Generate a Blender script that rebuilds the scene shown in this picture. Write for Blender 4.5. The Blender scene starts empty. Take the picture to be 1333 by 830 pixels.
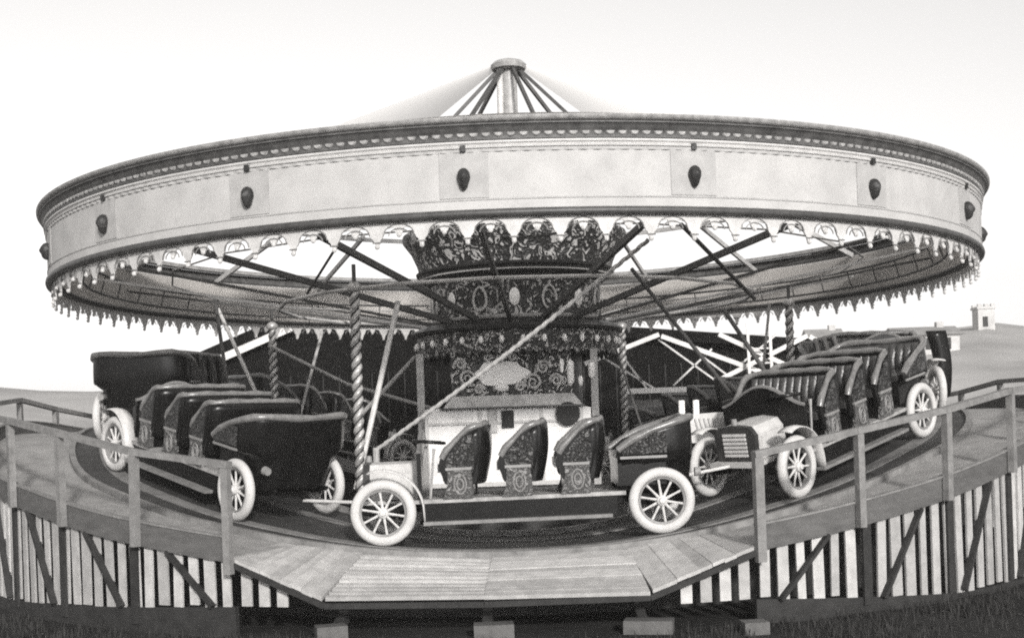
import bpy, math, random
from mathutils import Vector, Matrix
random.seed(7)
C = bpy.context.scene.collection
S = bpy.context.scene
R = math.radians
PI = math.pi

# ------------------------------------------------------------------ camera
D, HC = 18.5, 1.70                       # distance from the ride's axis, eye height
cam = bpy.data.cameras.new("camera"); co = bpy.data.objects.new("camera", cam); C.objects.link(co)
cam.sensor_width = 36.0
cam.lens = 36.0 * 1616 / 1333
cam.shift_x = -(677.4 - 666.5) / 1333
cam.shift_y = (554 - 415) / 1333
cam.clip_start, cam.clip_end = 0.1, 3000
co.matrix_world = Matrix.Translation((0, -D, HC)) @ Matrix.Rotation(R(90), 4, 'X') @ Matrix.Rotation(-0.033, 4, 'Z')
S.camera = co
S.render.resolution_x, S.render.resolution_y = 1024, 637

# ------------------------------------------------------------------ sky and sun (bright haze, soft sun from the right)
SUN_EL, SUN_AZ = R(20), R(166)           # azimuth clockwise from +Y: to the right and behind the camera
w = bpy.data.worlds.new("World"); S.world = w; w.use_nodes = True
nt = w.node_tree; nt.nodes.clear()
sky = nt.nodes.new('ShaderNodeTexSky'); sky.sky_type = 'NISHITA'; sky.sun_disc = False
sky.sun_elevation, sky.sun_rotation = SUN_EL, SUN_AZ
sky.air_density, sky.dust_density, sky.ozone_density = 1.0, 1.5, 1.0
hsv = nt.nodes.new('ShaderNodeHueSaturation'); hsv.inputs['Saturation'].default_value = 0.0
tint = nt.nodes.new('ShaderNodeMix'); tint.data_type = 'RGBA'; tint.blend_type = 'MULTIPLY'
tint.inputs['Factor'].default_value = 1.0; tint.inputs['B'].default_value = (1.0, .985, .972, 1)
bg = nt.nodes.new('ShaderNodeBackground'); bg.inputs['Strength'].default_value = 0.105
wo = nt.nodes.new('ShaderNodeOutputWorld')
nt.links.new(sky.outputs[0], hsv.inputs['Color']); nt.links.new(hsv.outputs[0], tint.inputs['A'])
nt.links.new(tint.outputs['Result'], bg.inputs['Color']); nt.links.new(bg.outputs[0], wo.inputs[0])
sl = bpy.data.lights.new("sun", 'SUN'); sl.energy = 2.3; sl.angle = R(4); sl.color = (1, .975, .945)
so = bpy.data.objects.new("sun", sl); C.objects.link(so)
sd = Vector((math.sin(SUN_AZ) * math.cos(SUN_EL), math.cos(SUN_AZ) * math.cos(SUN_EL), math.sin(SUN_EL)))
so.rotation_euler = sd.to_track_quat('Z', 'Y').to_euler()
S.view_settings.view_transform = 'Standard'; S.view_settings.look = 'None'
S.view_settings.gamma = 1; S.view_settings.use_curve_mapping = False
S.view_settings.exposure = 0.86
S.render.engine = 'CYCLES'
S.cycles.use_denoising = False
S.cycles.pixel_filter_type = 'BLACKMAN_HARRIS'; S.cycles.filter_width = 2.0
S.cycles.max_bounces = 8; S.cycles.diffuse_bounces = 4; S.cycles.volume_bounces = 1

# ------------------------------------------------------------------ materials: an old black-and-white world, slightly warm
TW = (1.0, .985, .968)
def grey(v): return (v * TW[0], v * TW[1], v * TW[2], 1)
def mat(name, v, rough=.6, var=.25, scale=3.0, bump=.0, bscale=40, spec=.4, stretch=None, metal=0, stain=0, stain_v=.1, stain_s=1.7, coat=0, island=0):
    m = bpy.data.materials.new(name); m.use_nodes = True
    n = m.node_tree.nodes; l = m.node_tree.links
    b = n['Principled BSDF']; b.inputs['Roughness'].default_value = rough
    b.inputs['Specular IOR Level'].default_value = spec; b.inputs['Metallic'].default_value = metal
    b.inputs['Coat Weight'].default_value = coat
    tc = n.new('ShaderNodeTexCoord'); mp = n.new('ShaderNodeMapping')
    l.new(tc.outputs['Object'], mp.inputs['Vector'])
    if stretch: mp.inputs['Scale'].default_value = stretch
    nz = n.new('ShaderNodeTexNoise'); nz.inputs['Scale'].default_value = scale; nz.inputs['Detail'].default_value = 8
    nz.inputs['Roughness'].default_value = .65
    l.new(mp.outputs[0], nz.inputs['Vector'])
    cr = n.new('ShaderNodeValToRGB')
    cr.color_ramp.elements[0].position = .3; cr.color_ramp.elements[1].position = .7
    cr.color_ramp.elements[0].color = grey(v * (1 - var)); cr.color_ramp.elements[1].color = grey(min(.85, v * (1 + var)))
    l.new(nz.outputs['Fac'], cr.inputs['Fac'])
    out = cr.outputs['Color']
    if stain:
        n2 = n.new('ShaderNodeTexNoise'); n2.inputs['Scale'].default_value = stain_s; n2.inputs['Detail'].default_value = 10
        n2.inputs['Roughness'].default_value = .75
        l.new(tc.outputs['Object'], n2.inputs['Vector'])
        c2 = n.new('ShaderNodeValToRGB'); c2.color_ramp.elements[0].position = .52; c2.color_ramp.elements[1].position = .75
        c2.color_ramp.elements[0].color = (0, 0, 0, 1); c2.color_ramp.elements[1].color = (stain, stain, stain, 1)
        l.new(n2.outputs['Fac'], c2.inputs['Fac'])
        mx = n.new('ShaderNodeMix'); mx.data_type = 'RGBA'
        mx.inputs['B'].default_value = grey(stain_v)
        l.new(c2.outputs['Color'], mx.inputs['Factor']); l.new(out, mx.inputs['A']); out = mx.outputs['Result']
    if island:                                                     # every board its own shade
        ge = n.new('ShaderNodeNewGeometry'); mr = n.new('ShaderNodeMapRange')
        mr.inputs[3].default_value = 1 - island; mr.inputs[4].default_value = 1 + island * .6
        l.new(ge.outputs['Random Per Island'], mr.inputs[0])
        ml = n.new('ShaderNodeMix'); ml.data_type = 'RGBA'; ml.blend_type = 'MULTIPLY'; ml.inputs['Factor'].default_value = 1
        l.new(out, ml.inputs['A']); l.new(mr.outputs[0], ml.inputs['B']); out = ml.outputs['Result']
    l.new(out, b.inputs['Base Color'])
    if bump:
        n3 = n.new('ShaderNodeTexNoise'); n3.inputs['Scale'].default_value = bscale; n3.inputs['Detail'].default_value = 6
        l.new(mp.outputs[0], n3.inputs['Vector'])
        bp = n.new('ShaderNodeBump'); bp.inputs['Strength'].default_value = bump; bp.inputs['Distance'].default_value = .02
        l.new(n3.outputs['Fac'], bp.inputs['Height']); l.new(bp.outputs[0], b.inputs['Normal'])
    return m
def ornate(name, dark, light, scale=9, cut=.5, soft=.06, bump=.6, warp=1.2):
    """carved and gilded scrollwork: winding bands of gilt on a dark ground"""
    m = bpy.data.materials.new(name); m.use_nodes = True
    n = m.node_tree.nodes; l = m.node_tree.links
    b = n['Principled BSDF']; b.inputs['Roughness'].default_value = .45
    tc = n.new('ShaderNodeTexCoord')
    nz = n.new('ShaderNodeTexNoise'); nz.inputs['Scale'].default_value = scale; nz.inputs['Detail'].default_value = 2
    nz.inputs['Distortion'].default_value = warp
    l.new(tc.outputs['Object'], nz.inputs['Vector'])
    mm = n.new('ShaderNodeMath'); mm.operation = 'MULTIPLY'; mm.inputs[1].default_value = 22
    l.new(nz.outputs['Fac'], mm.inputs[0])
    sn = n.new('ShaderNodeMath'); sn.operation = 'SINE'; l.new(mm.outputs[0], sn.inputs[0])
    cr = n.new('ShaderNodeValToRGB'); cr.color_ramp.elements[0].position = cut; cr.color_ramp.elements[1].position = min(1, cut + soft + .3)
    cr.color_ramp.elements[0].color = grey(dark); cr.color_ramp.elements[1].color = grey(light)
    l.new(sn.outputs[0], cr.inputs['Fac']); l.new(cr.outputs[0], b.inputs['Base Color'])
    bp = n.new('ShaderNodeBump'); bp.inputs['Strength'].default_value = bump; bp.inputs['Distance'].default_value = .02
    l.new(sn.outputs[0], bp.inputs['Height']); l.new(bp.outputs[0], b.inputs['Normal'])
    return m
def canvas_mat():
    m = bpy.data.materials.new("canvas"); m.use_nodes = True
    n = m.node_tree.nodes; l = m.node_tree.links
    b = n['Principled BSDF']; b.inputs['Roughness'].default_value = .9; b.inputs['Base Color'].default_value = grey(.8)
    tr = n.new('ShaderNodeBsdfTranslucent'); tr.inputs[0].default_value = grey(.85)
    mx = n.new('ShaderNodeMixShader'); mx.inputs[0].default_value = .95
    nz = n.new('ShaderNodeTexNoise'); nz.inputs['Scale'].default_value = 1.3; nz.inputs['Detail'].default_value = 8
    tc = n.new('ShaderNodeTexCoord'); l.new(tc.outputs['Object'], nz.inputs['Vector'])
    cr = n.new('ShaderNodeValToRGB'); cr.color_ramp.elements[0].color = grey(.9); cr.color_ramp.elements[1].color = grey(.97)
    l.new(nz.outputs['Fac'], cr.inputs['Fac']); l.new(cr.outputs[0], tr.inputs[0])
    l.new(b.outputs[0], mx.inputs[1]); l.new(tr.outputs[0], mx.inputs[2]); l.new(mx.outputs[0], n['Material Output'].inputs[0])
    return m
M = dict(
    board=mat("weathered_white_board", .385, .7, .16, 3.5, .1, 60, stain=.7, stain_v=.24, stain_s=7),
    pilaster=mat("weathered_grey_panel", .325, .7, .14, 6, .15, 50, stain=.5, stain_v=.3),
    trimwhite=mat("white_trim", .44, .6, .12, 8, .1, 60, stain=.3, stain_v=.3),
    cornice=mat("dark_cornice_paint", .075, .5, .5, 7, .25, 50),
    cornicemid=mat("grey_cornice_paint", .26, .55, .4, 12, .2, 60),
    moulding=mat("dark_moulding_paint", .05, .45, .4, 9, .15, 60),
    boss=mat("black_carved_boss", .02, .5, .5, 18, .5, 30),
    valance=mat("painted_valance", .46, .6, .16, 10, .15, 70, stain=.4, stain_v=.25),
    valline=mat("grey_valance_outline", .2, .6, .3, 14),
    canvas=canvas_mat(),
    arm=mat("dark_arm_timber", .06, .6, .4, 6, .2, 50),
    steel=mat("grey_painted_steel", .3, .45, .3, 9, .1, 50),
    paleiron=mat("pale_painted_iron", .48, .5, .2, 9, .1, 60),
    brass=mat("brass_twist", .36, .38, .35, 11, metal=.3),
    rope=mat("pale_rope", .34, .9, .25, 40, .3, 120),
    ornate=ornate("carved_gilt_dark", .02, .40, 6, .5),
    ornatelow=ornate("carved_gilt_fine", .03, .42, 9, .5),
    ornatecar=ornate("car_scrollwork", .012, .06, 11, .55),
    ornateped=ornate("pedestal_scrollwork", .06, .17, 12, .45),
    drumdark=mat("drum_dark_paint", .03, .4, .5, 8, .2, 40),
    oval=mat("white_oval_glass", .8, .3, .06, 8),
    mirror=mat("old_mirror", .55, .15, .2, 5, metal=.8),
    organwhite=mat("organ_white_paint", .66, .55, .08, 4, .05, 50, stain=.35, stain_v=.3),
    organgrey=mat("organ_grey_paint", .36, .6, .3, 7, .1, 50),
    hole=mat("dark_opening", .012, .8, .3, 5),
    black=mat("black_car_enamel", .006, .25, .5, 5, .04, 30, spec=.2),
    leather=mat("buttoned_leather", .04, .3, .4, 14, .25, 60, spec=.6),
    roll=mat("leather_roll_highlight", .13, .25, .3, 14, .15, 60, spec=.6),  # paler than the leather: highlight along the rolled tops put into the colour
    carfloor=mat("worn_floor_board", .26, .6, .4, 9, .15, 60, stain=.5, stain_v=.06),
    bonnet=mat("grey_bonnet_paint", .42, .4, .2, 6, .05, 50, stain=.3, stain_v=.15),
    bonnetpale=mat("pale_bonnet_panel", .5, .45, .15, 8),
    tyre=mat("white_rubber_tyre", .46, .7, .06, 8, .1, 60, stain=.55, stain_v=.3, stain_s=6),
    spoke=mat("pale_spokes", .5, .5, .15, 12),
    rim=mat("wheel_rim_paint", .2, .5, .2, 12),
    track=mat("dark_track_deck", .03, .7, .5, 3, .3, 25),
    kerb=mat("worn_kerb_timber", .16, .7, .4, 5, .2, 40),
    walk=mat("walkway_boards", .23, .8, .25, 4, .25, 40, stain=.4, stain_v=.14),
    ramp=mat("ramp_planks", .34, .8, .22, 6, .3, 50, stain=.5, stain_v=.17, island=.22),
    fascia=mat("grey_toe_board", .085, .75, .3, 4, .3, 40, stretch=(1, 1, 3)),
    pale=mat("whitewashed_pales", .37, .8, .2, 7, .2, 60, stain=.6, stain_v=.25, island=.25),
    dark=mat("tarred_timber", .018, .8, .5, 6, .3, 40),
    rail=mat("weathered_rail_wood", .17, .75, .3, 8, .25, 50, stain=.4, stain_v=.14),
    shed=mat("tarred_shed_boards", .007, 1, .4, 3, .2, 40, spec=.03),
    shedpale=mat("whitewashed_timber", .6, .8, .15, 5, stain=.3, stain_v=.3),
    ground=mat("trodden_earth", .02, .95, .5, .9, .8, 9, spec=.15, stain=.5, stain_v=.025),
    hill_unused=mat("far_slope", .14, 1, .4, .12, .5, 1.2, spec=.05),
    stone=mat("far_walls", .4, .9, .2, 1),
    roofm=mat("far_roof", .2, .9, .3, 1),
    tree=mat("tree_leaves", .035, .9, .4, 2, spec=.1),
    block=mat("sawn_blocks", .09, .8, .25, 9, .3, 40),
)

# ------------------------------------------------------------------ mesh helpers
class MB:
    def __init__(s): s.v = []; s.f = []
    def add(s, vs, fs):
        o = len(s.v); s.v += [tuple(p) for p in vs]; s.f += [tuple(i + o for i in f) for f in fs]; return s
    def box(s, c, d, rot=None):
        x, y, z = d[0] / 2, d[1] / 2, d[2] / 2
        vs = [Vector((a * x, b * y, e * z)) for e in (-1, 1) for a, b in ((-1, -1), (1, -1), (1, 1), (-1, 1))]
        if rot is not None: vs = [rot @ v for v in vs]
        vs = [v + Vector(c) for v in vs]
        return s.add(vs, [(3, 2, 1, 0), (4, 5, 6, 7), (0, 1, 5, 4), (1, 2, 6, 5), (2, 3, 7, 6), (3, 0, 4, 7)])
    def bar(s, a, b, w, h, up=(0, 0, 1)):
        a, b = Vector(a), Vector(b); d = (b - a); L = d.length; d.normalize()
        u = Vector(up); sd_ = d.cross(u)
        if sd_.length < 1e-4: sd_ = d.cross(Vector((1, 0, 0)))
        sd_.normalize(); u = sd_.cross(d)
        m = Matrix((d, sd_, u)).transposed()
        return s.box((a + b) / 2, (L, w, h), m)
    def tube(s, pts, r, n=8, cap=True):
        pts = [Vector(p) for p in pts]; rr = r if isinstance(r, (list, tuple)) else [r] * len(pts)
        vs = []; ref = None
        for i, p in enumerate(pts):
            t = (pts[min(i + 1, len(pts) - 1)] - pts[max(i - 1, 0)]).normalized()
            if ref is None:
                ref = Vector((0, 0, 1)) if abs(t.z) < .9 else Vector((1, 0, 0))
            a = t.cross(ref).normalized(); b = a.cross(t).normalized(); ref = b
            for k in range(n):
                q = 2 * PI * k / n; vs.append(p + (a * math.cos(q) + b * math.sin(q)) * rr[i])
        fs = []
        for i in range(len(pts) - 1):
            for k in range(n):
                k2 = (k + 1) % n; fs.append((i * n + k, i * n + k2, (i + 1) * n + k2, (i + 1) * n + k))
        if cap: fs += [tuple(range(n - 1, -1, -1)), tuple((len(pts) - 1) * n + k for k in range(n))]
        return s.add(vs, fs)
    def lathe(s, prof, n=48, a0=0, a1=360, zf=None, closed=False, c=(0, 0)):
        """profile of (r, z); angles in degrees measured from -Y towards +X"""
        full = abs(a1 - a0) >= 359.99; m = n if full else n + 1; P_ = len(prof); vs = []; fs = []
        for i in range(m):
            t = a0 + (a1 - a0) * i / n; q = R(t); dz = zf(t) if zf else 0
            for r, z in prof: vs.append((c[0] + r * math.sin(q), c[1] - r * math.cos(q), z + dz))
        E_ = P_ if closed else P_ - 1
        for i in range(n):
            j = (i + 1) % m
            for k in range(E_):
                k2 = (k + 1) % P_; fs.append((i * P_ + k, j * P_ + k, j * P_ + k2, i * P_ + k2))
        if closed and not full:
            fs += [tuple(range(P_ - 1, -1, -1)), tuple((m - 1) * P_ + k for k in range(P_))]
        return s.add(vs, fs)
    def prism(s, out, y0, y1, ax='y'):
        """polygon outline (a, b) extruded along an axis: ax y -> (a, y, b); ax x -> (x, a, b); ax z -> (a, b, z)"""
        f = {'y': lambda a, b, t: (a, t, b), 'x': lambda a, b, t: (t, a, b), 'z': lambda a, b, t: (a, b, t)}[ax]
        n = len(out); vs = [f(a, b, y0) for a, b in out] + [f(a, b, y1) for a, b in out]
        fs = [tuple(range(n - 1, -1, -1)), tuple(range(n, 2 * n))] + [(i, (i + 1) % n, n + (i + 1) % n, n + i) for i in range(n)]
        return s.add(vs, fs)
    def grid(s, fn, nu, nv, wrap=False):
        vs = [fn(i / nu, j / nv) for i in range(nu + 1) for j in range(nv + 1)]
        return s.add(vs, [(i * (nv + 1) + j, (i + 1) * (nv + 1) + j, (i + 1) * (nv + 1) + j + 1, i * (nv + 1) + j + 1) for i in range(nu) for j in range(nv)])
    def ball(s, c, r, n=10, m=7, sc=(1, 1, 1)):
        def fn(u, v):
            a = 2 * PI * u; b = PI * v
            return (c[0] + r * sc[0] * math.sin(b) * math.cos(a), c[1] + r * sc[1] * math.sin(b) * math.sin(a), c[2] + r * sc[2] * math.cos(b))
        return s.grid(fn, n, m)
    def blade(s, pts):  return s.add(pts, [tuple(range(len(pts)))])
def link(name, mb, material, parent=None, local=False, sharp=38, label=None, solid=0):
    me = bpy.data.meshes.new(name); me.from_pydata(mb.v, [], mb.f); me.update()
    import bmesh
    bm = bmesh.new(); bm.from_mesh(me)
    bmesh.ops.remove_doubles(bm, verts=bm.verts, dist=1e-5); bmesh.ops.recalc_face_normals(bm, faces=bm.faces)
    bm.to_mesh(me); bm.free()
    me.polygons.foreach_set('use_smooth', [True] * len(me.polygons)); me.set_sharp_from_angle(angle=R(sharp))
    mats = material if isinstance(material, list) else [material]
    for m in mats: me.materials.append(m)
    o = bpy.data.objects.new(name, me); C.objects.link(o)
    if parent:
        o.parent = parent
        if not local:
            q = parent; off = Vector((0, 0, 0))
            while q: off += Vector(q.location); q = q.parent
            o.location = -off
    if label: o['label'] = label
    if solid:
        md = o.modifiers.new('thick', 'SOLIDIFY'); md.thickness = solid
    return o
def tag(o, label, cat, group=None, kind=None):
    if label: o['label'] = label
    if cat: o['category'] = cat
    if group: o['group'] = group
    if kind: o['kind'] = kind
    return o
def thing(name, label, cat, loc=(0, 0, 0), group=None):
    o = bpy.data.objects.new(name, None); C.objects.link(o); o.location = loc; o.empty_display_size = .2
    return tag(o, label, cat, group)
def copy_tree(o, parent=None):
    c = o.copy(); C.objects.link(c)
    if parent: c.parent = parent
    for ch in list(o.children): copy_tree(ch, c)
    return c
def P(r, t, z): return Vector((r * math.sin(R(t)), -r * math.cos(R(t)), z))
ZK = [(-180, .45), (-150, .83), (-120, 1.46), (-90, 1.86), (-58, 1.25), (-46, 1.04), (-32, .765), (-14, .495), (0, .44), (14, .53), (31, .83), (54, 1.31), (90, 1.76), (120, 1.42), (150, .83), (180, .45)]
def ztrack(t):                                                    # the switchback: two valleys, two hills
    t = (t + 180) % 360 - 180
    for i in range(len(ZK) - 1):
        if ZK[i][0] <= t <= ZK[i + 1][0]: break
    x0, y0 = ZK[i]; x1, y1 = ZK[i + 1]
    def sl_(j):
        if j <= 0 or j >= len(ZK) - 1 or ZK[j][0] in (-90, 0, 90): return 0.0
        return (ZK[j + 1][1] - ZK[j - 1][1]) / (ZK[j + 1][0] - ZK[j - 1][0])
    h = x1 - x0; u = (t - x0) / h
    return (2*u**3 - 3*u*u + 1) * y0 + (u**3 - 2*u*u + u) * h * sl_(i) + (-2*u**3 + 3*u*u) * y1 + (u**3 - u*u) * h * sl_(i + 1)
def struct(o): o['kind'] = 'structure'; return o

def zbase(a):                                                     # foot of the pales
    a = (a + 180) % 360 - 180
    if a > 0: return max(-.14, .03 - .0085 * max(0, a - 17))
    return max(-.06, .09 - .005 * max(0, -a - 22))

# ------------------------------------------------------------------ ground and far country
def hterr(x, y):
    r = math.hypot(x, y); a = math.degrees(math.atan2(x, y))      # 0 = straight ahead, + to the right
    if r < 30: return -.2
    t = min(1, (r - 30) / 75); t = t * t * (3 - 2 * t)
    top = 6.6 + 2.4 / (1 + math.exp(-(a - 6) / 5)) + .5 * math.sin(a * .35) + .25 * math.sin(a * 1.3 + 1)
    if abs(a) > 75: top *= max(0, 1 - (abs(a) - 75) / 25)
    far = max(0, min(1, (r - 150) / 400))
    return top * t * (1 - .4 * far) - .2 * (1 - t)
g = MB()
rs = [0, 3, 6, 9, 12, 16, 20, 25, 30, 36, 42, 50, 58, 66, 74, 82, 90, 98, 106, 120, 150, 200, 300, 500, 900]
NA = 144
vs = []; fs = []
for i, r in enumerate(rs):
    for k in range(NA):
        q = 2 * PI * k / NA; x, y = r * math.sin(q), r * math.cos(q)
        n = .02 * math.sin(3.1 * x + 1.7 * y) * math.sin(1.3 * x - 2.3 * y) if 6 < r < 30 else 0
        vs.append((x, y, hterr(x, y) + n))
for i in range(len(rs) - 1):
    for k in range(NA):
        k2 = (k + 1) % NA; fs.append((i * NA + k, i * NA + k2, (i + 1) * NA + k2, (i + 1) * NA + k))
g.add(vs, fs)
go = link('ground', g, M['ground'], sharp=80); struct(go)
# the ground material turns from trodden earth into pasture away from the ride
def ground_material():
    m = M['ground']; n = m.node_tree.nodes; l = m.node_tree.links; b = n['Principled BSDF']
    src = b.inputs['Base Color'].links[0].from_socket
    tc = n.new('ShaderNodeTexCoord'); ln = n.new('ShaderNodeVectorMath'); ln.operation = 'LENGTH'
    l.new(tc.outputs['Object'], ln.inputs[0])
    nz = n.new('ShaderNodeTexNoise'); nz.inputs['Scale'].default_value = .25; nz.inputs['Detail'].default_value = 6
    l.new(tc.outputs['Object'], nz.inputs['Vector'])
    md = n.new('ShaderNodeMath'); md.operation = 'MULTIPLY_ADD'; md.inputs[1].default_value = 8; l.new(nz.outputs['Fac'], md.inputs[0]); l.new(ln.outputs['Value'], md.inputs[2])
    mr = n.new('ShaderNodeMapRange'); mr.inputs[1].default_value = 17; mr.inputs[2].default_value = 30; l.new(md.outputs[0], mr.inputs[0])
    n2 = n.new('ShaderNodeTexNoise'); n2.inputs['Scale'].default_value = .09; n2.inputs['Detail'].default_value = 9; l.new(tc.outputs['Object'], n2.inputs['Vector'])
    cr = n.new('ShaderNodeValToRGB'); cr.color_ramp.elements[0].position = .35; cr.color_ramp.elements[1].position = .65
    cr.color_ramp.elements[0].color = grey(.22); cr.color_ramp.elements[1].color = grey(.40); l.new(n2.outputs['Fac'], cr.inputs['Fac'])
    mx = n.new('ShaderNodeMix'); mx.data_type = 'RGBA'; l.new(mr.outputs[0], mx.inputs['Factor']); l.new(src, mx.inputs['A']); l.new(cr.outputs[0], mx.inputs['B'])
    l.new(mx.outputs['Result'], b.inputs['Base Color'])
ground_material()

# far buildings on the right-hand slope
def zt(x, y): return hterr(x, y) - .1
bt = (37.0, 80.0); z0 = zt(*bt)
t = thing('stone_tower', 'small square stone tower standing on the far skyline at right', 'tower', (bt[0], bt[1], z0))
zz = 9.7
m = MB().box((bt[0], bt[1], (z0 - .6 + zz) / 2), (1.3, 1.3, zz - z0 + .6)); link('wall', m, M['stone'], t)
m = MB().box((bt[0], bt[1], zz + .09), (1.5, 1.5, .18)); link('cornice', m, M['stone'], t)
m = MB()
for dx in (-.52, 0, .52):
    for dy in (-.58, .58): m.box((bt[0] + dx, bt[1] + dy, zz + .28), (.3, .24, .22))
link('battlement', m, M['stone'], t)
m = MB().box((bt[0] - .1, bt[1] - .66, zz - 1.0), (.4, .06, .8)); link('window', m, M['hole'], t)
def house(name, x, y, wd, dp, hh, rh, label, dz=0):
    z = zt(x, y) + dz
    t = thing(name, label, 'house', (x, y, z))
    link('wall', MB().box((x, y, z + hh / 2 - .4), (wd, dp, hh + .8)), M['stone'], t)
    m = MB().prism([(y - dp / 2 - .3, z + hh), (y + dp / 2 + .3, z + hh), (y, z + hh + rh)], x - wd / 2 - .3, x + wd / 2 + .3, 'x')
    rf = link('roof', m, M['roofm'], t)
    m = MB().box((x + wd * .3, y, z + hh + rh * .8), (.5, .5, .9)); link('chimney', m, M['stone'], rf)
    for k in range(3):
        m = MB().box((x + (k - 1) * wd * .28, y - dp / 2 - .02, z + hh * .5), (.6, .08, .8)); link('window', m, M['hole'], t)
house('farm_house', 28.8, 70, 4.2, 3.4, 1.2, .7, 'long low farmhouse with dark roof below the square stone tower')
house('cottage', 24.2, 80, 2.4, 2.4, 1.2, .8, 'small gabled cottage left of the long farmhouse')

# ------------------------------------------------------------------ shed and open timber frame behind the ride
def shed():
    t = thing('timber_shed', 'large black timber shed with gabled roof behind the ride', 'shed', (-1, 14, 0))
    Y = 12.0; rx, rz = -5.1, 4.80
    def ez(x): return rz - (.40 if x < rx else .10) * abs(x - rx)
    out = [(-8.2, -.1), (7.0, -.1), (7.0, ez(7.0) - .3), (rx, rz - .3), (-8.2, ez(-8.2) - .3)]
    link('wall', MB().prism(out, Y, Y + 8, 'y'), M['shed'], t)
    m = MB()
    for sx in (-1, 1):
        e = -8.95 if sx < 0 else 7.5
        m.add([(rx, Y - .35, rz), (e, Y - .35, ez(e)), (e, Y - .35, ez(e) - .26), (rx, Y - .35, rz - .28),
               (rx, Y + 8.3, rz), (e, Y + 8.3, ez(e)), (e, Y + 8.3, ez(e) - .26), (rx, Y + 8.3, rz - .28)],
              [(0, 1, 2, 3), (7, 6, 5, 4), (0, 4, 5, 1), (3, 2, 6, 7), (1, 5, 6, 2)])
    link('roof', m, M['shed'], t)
    m = MB(); m.bar((-8.55, Y - .30, ez(-8.55) - .36), (-5.25, Y - .30, ez(-5.25) - .36), .05, .2)
    link('bargeboard', m, M['shedpale'], t)
    m = MB()
    for k in range(38): m.box((-8.0 + k * .4, Y - .02, 1.5), (.03, .04, 3.2))
    link('batten', m, M['dark'], t)
    m = MB().box((-5.0, Y - .05, 1.1), (1.8, .08, 2.2)); link('door', m, M['dark'], t)
shed()
def frame_stall():
    Y = 9.6
    t = thing('open_timber_stall', 'pale open timber roof frame seen right of the central drum', 'stall', (4, Y, 0))
    def rf(a, b, w_=.13): link('rafter', MB().bar((a[0], Y, a[1]), (b[0], Y, b[1]), .1, w_, (0, 1, 0)), M['shedpale'], t)
    rf((1.5, 3.05), (3.2, 3.66)); rf((3.25, 3.62), (5.95, 2.55)); rf((4.55, 3.62), (6.3, 2.75), .12)
    rf((6.55, 3.52), (4.55, 2.6), .12); rf((6.6, 3.5), (7.7, 2.9), .12)
    for a, b in (((3.2, 3.55), (4.5, 2.55)), ((4.4, 3.3), (3.5, 2.5)), ((5.2, 3.3), (6.6, 2.3)), ((2.3, 3.3), (2.9, 2.45)), ((5.0, 2.9), (5.9, 3.6)), ((6.0, 2.5), (6.9, 3.2)), ((4.1, 3.2), (5.6, 2.0)), ((1.9, 3.2), (3.3, 2.3)), ((6.5, 3.4), (6.75, 2.5))):
        link('tie', MB().bar((a[0], Y + .08, a[1]), (b[0], Y + .08, b[1]), .04, .05, (0, 1, 0)), M['paleiron'], t)
    link('beam', MB().box((4.3, Y, 2.40), (3.9, .16, .12)), M['shedpale'], t)
    link('beam', MB().box((4.3, Y + .3, 2.12), (3.9, .12, .16)), M['kerb'], t)
    for x in (2.45, 3.75, 6.2): link('post', MB().box((x, Y + .06, 1.2), (.17, .17, 2.44)), M['arm'], t)
    lad = thing('ladder', 'pale wooden ladder leaning on the open timber stall', 'ladder', (5.5, Y - .4, 0))
    for sx in (5.12, 5.62): link('side_rail', MB().bar((sx, Y - .75, .05), (sx + .06, Y - .16, 3.85), .06, .07), M['shedpale'], lad)
    for k in range(11):
        f_ = (k + .7) / 11.5
        link('rung', MB().tube([(5.12 + .06 * f_, Y - .75 + .59 * f_, .05 + 3.8 * f_), (5.62 + .06 * f_, Y - .75 + .59 * f_, .05 + 3.8 * f_)], .02, 6), M['shedpale'], lad)
frame_stall()

# ------------------------------------------------------------------ the switchback track, walkway, ramp, skirts, rails
R_IN, R_OUT, R_WALK = 4.25, 6.25, 7.40
A_L, A_R = -21.8, 16.8                                           # the boarding gap
tr = thing('switchback_track', 'dark undulating circular track that the cars ride on', 'track', (0, 0, 0))
link('deck', MB().lathe([(R_IN, -.10), (R_IN, 0), (R_OUT, 0), (R_OUT, -.10)], 180, zf=ztrack, closed=True), M['track'], tr)
link('kerb', MB().lathe([(R_OUT + .002, -.16), (R_OUT + .002, .035), (R_OUT + .075, .035), (R_OUT + .075, -.16)], 180, zf=ztrack, closed=True), M['kerb'], tr)
link('kerb', MB().lathe([(R_IN - .08, -.16), (R_IN - .08, .06), (R_IN - .002, .06), (R_IN - .002, -.16)], 180, zf=ztrack, closed=True), M['kerb'], tr)
for rr in (4.80, 5.86):
    link('running_rail', MB().lathe([(rr - .09, -.01), (rr - .09, .010), (rr + .09, .010), (rr + .09, -.01)], 180, zf=ztrack, closed=True), M['kerb'], tr)
m = MB()
vs = []; fs = []
for i in range(120):
    tt = i * 3
    for r, z in ((6.05, -.35), (6.05, ztrack(tt) - .11), (4.4, ztrack(tt) - .11), (4.4, -.35)): vs.append(P(r, tt, z))
for i in range(120):
    j = (i + 1) % 120
    for k in range(3): fs.append((i * 4 + k, j * 4 + k, j * 4 + k + 1, i * 4 + k + 1))
m.add(vs, fs); link('dark_backing', m, M['dark'], tr)  # dark sheet added so the space behind the pales reads as shade

zw = lambda a: ztrack(a) - .03
wk = MB()
wk.lathe([(R_OUT + .078, -.05), (R_OUT + .078, 0), (R_WALK - .06, 0), (R_WALK - .06, -.05)], 150, A_R, 360 + A_L, zf=zw, closed=True)
struct(link('walkway', wk, M['walk']))

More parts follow.
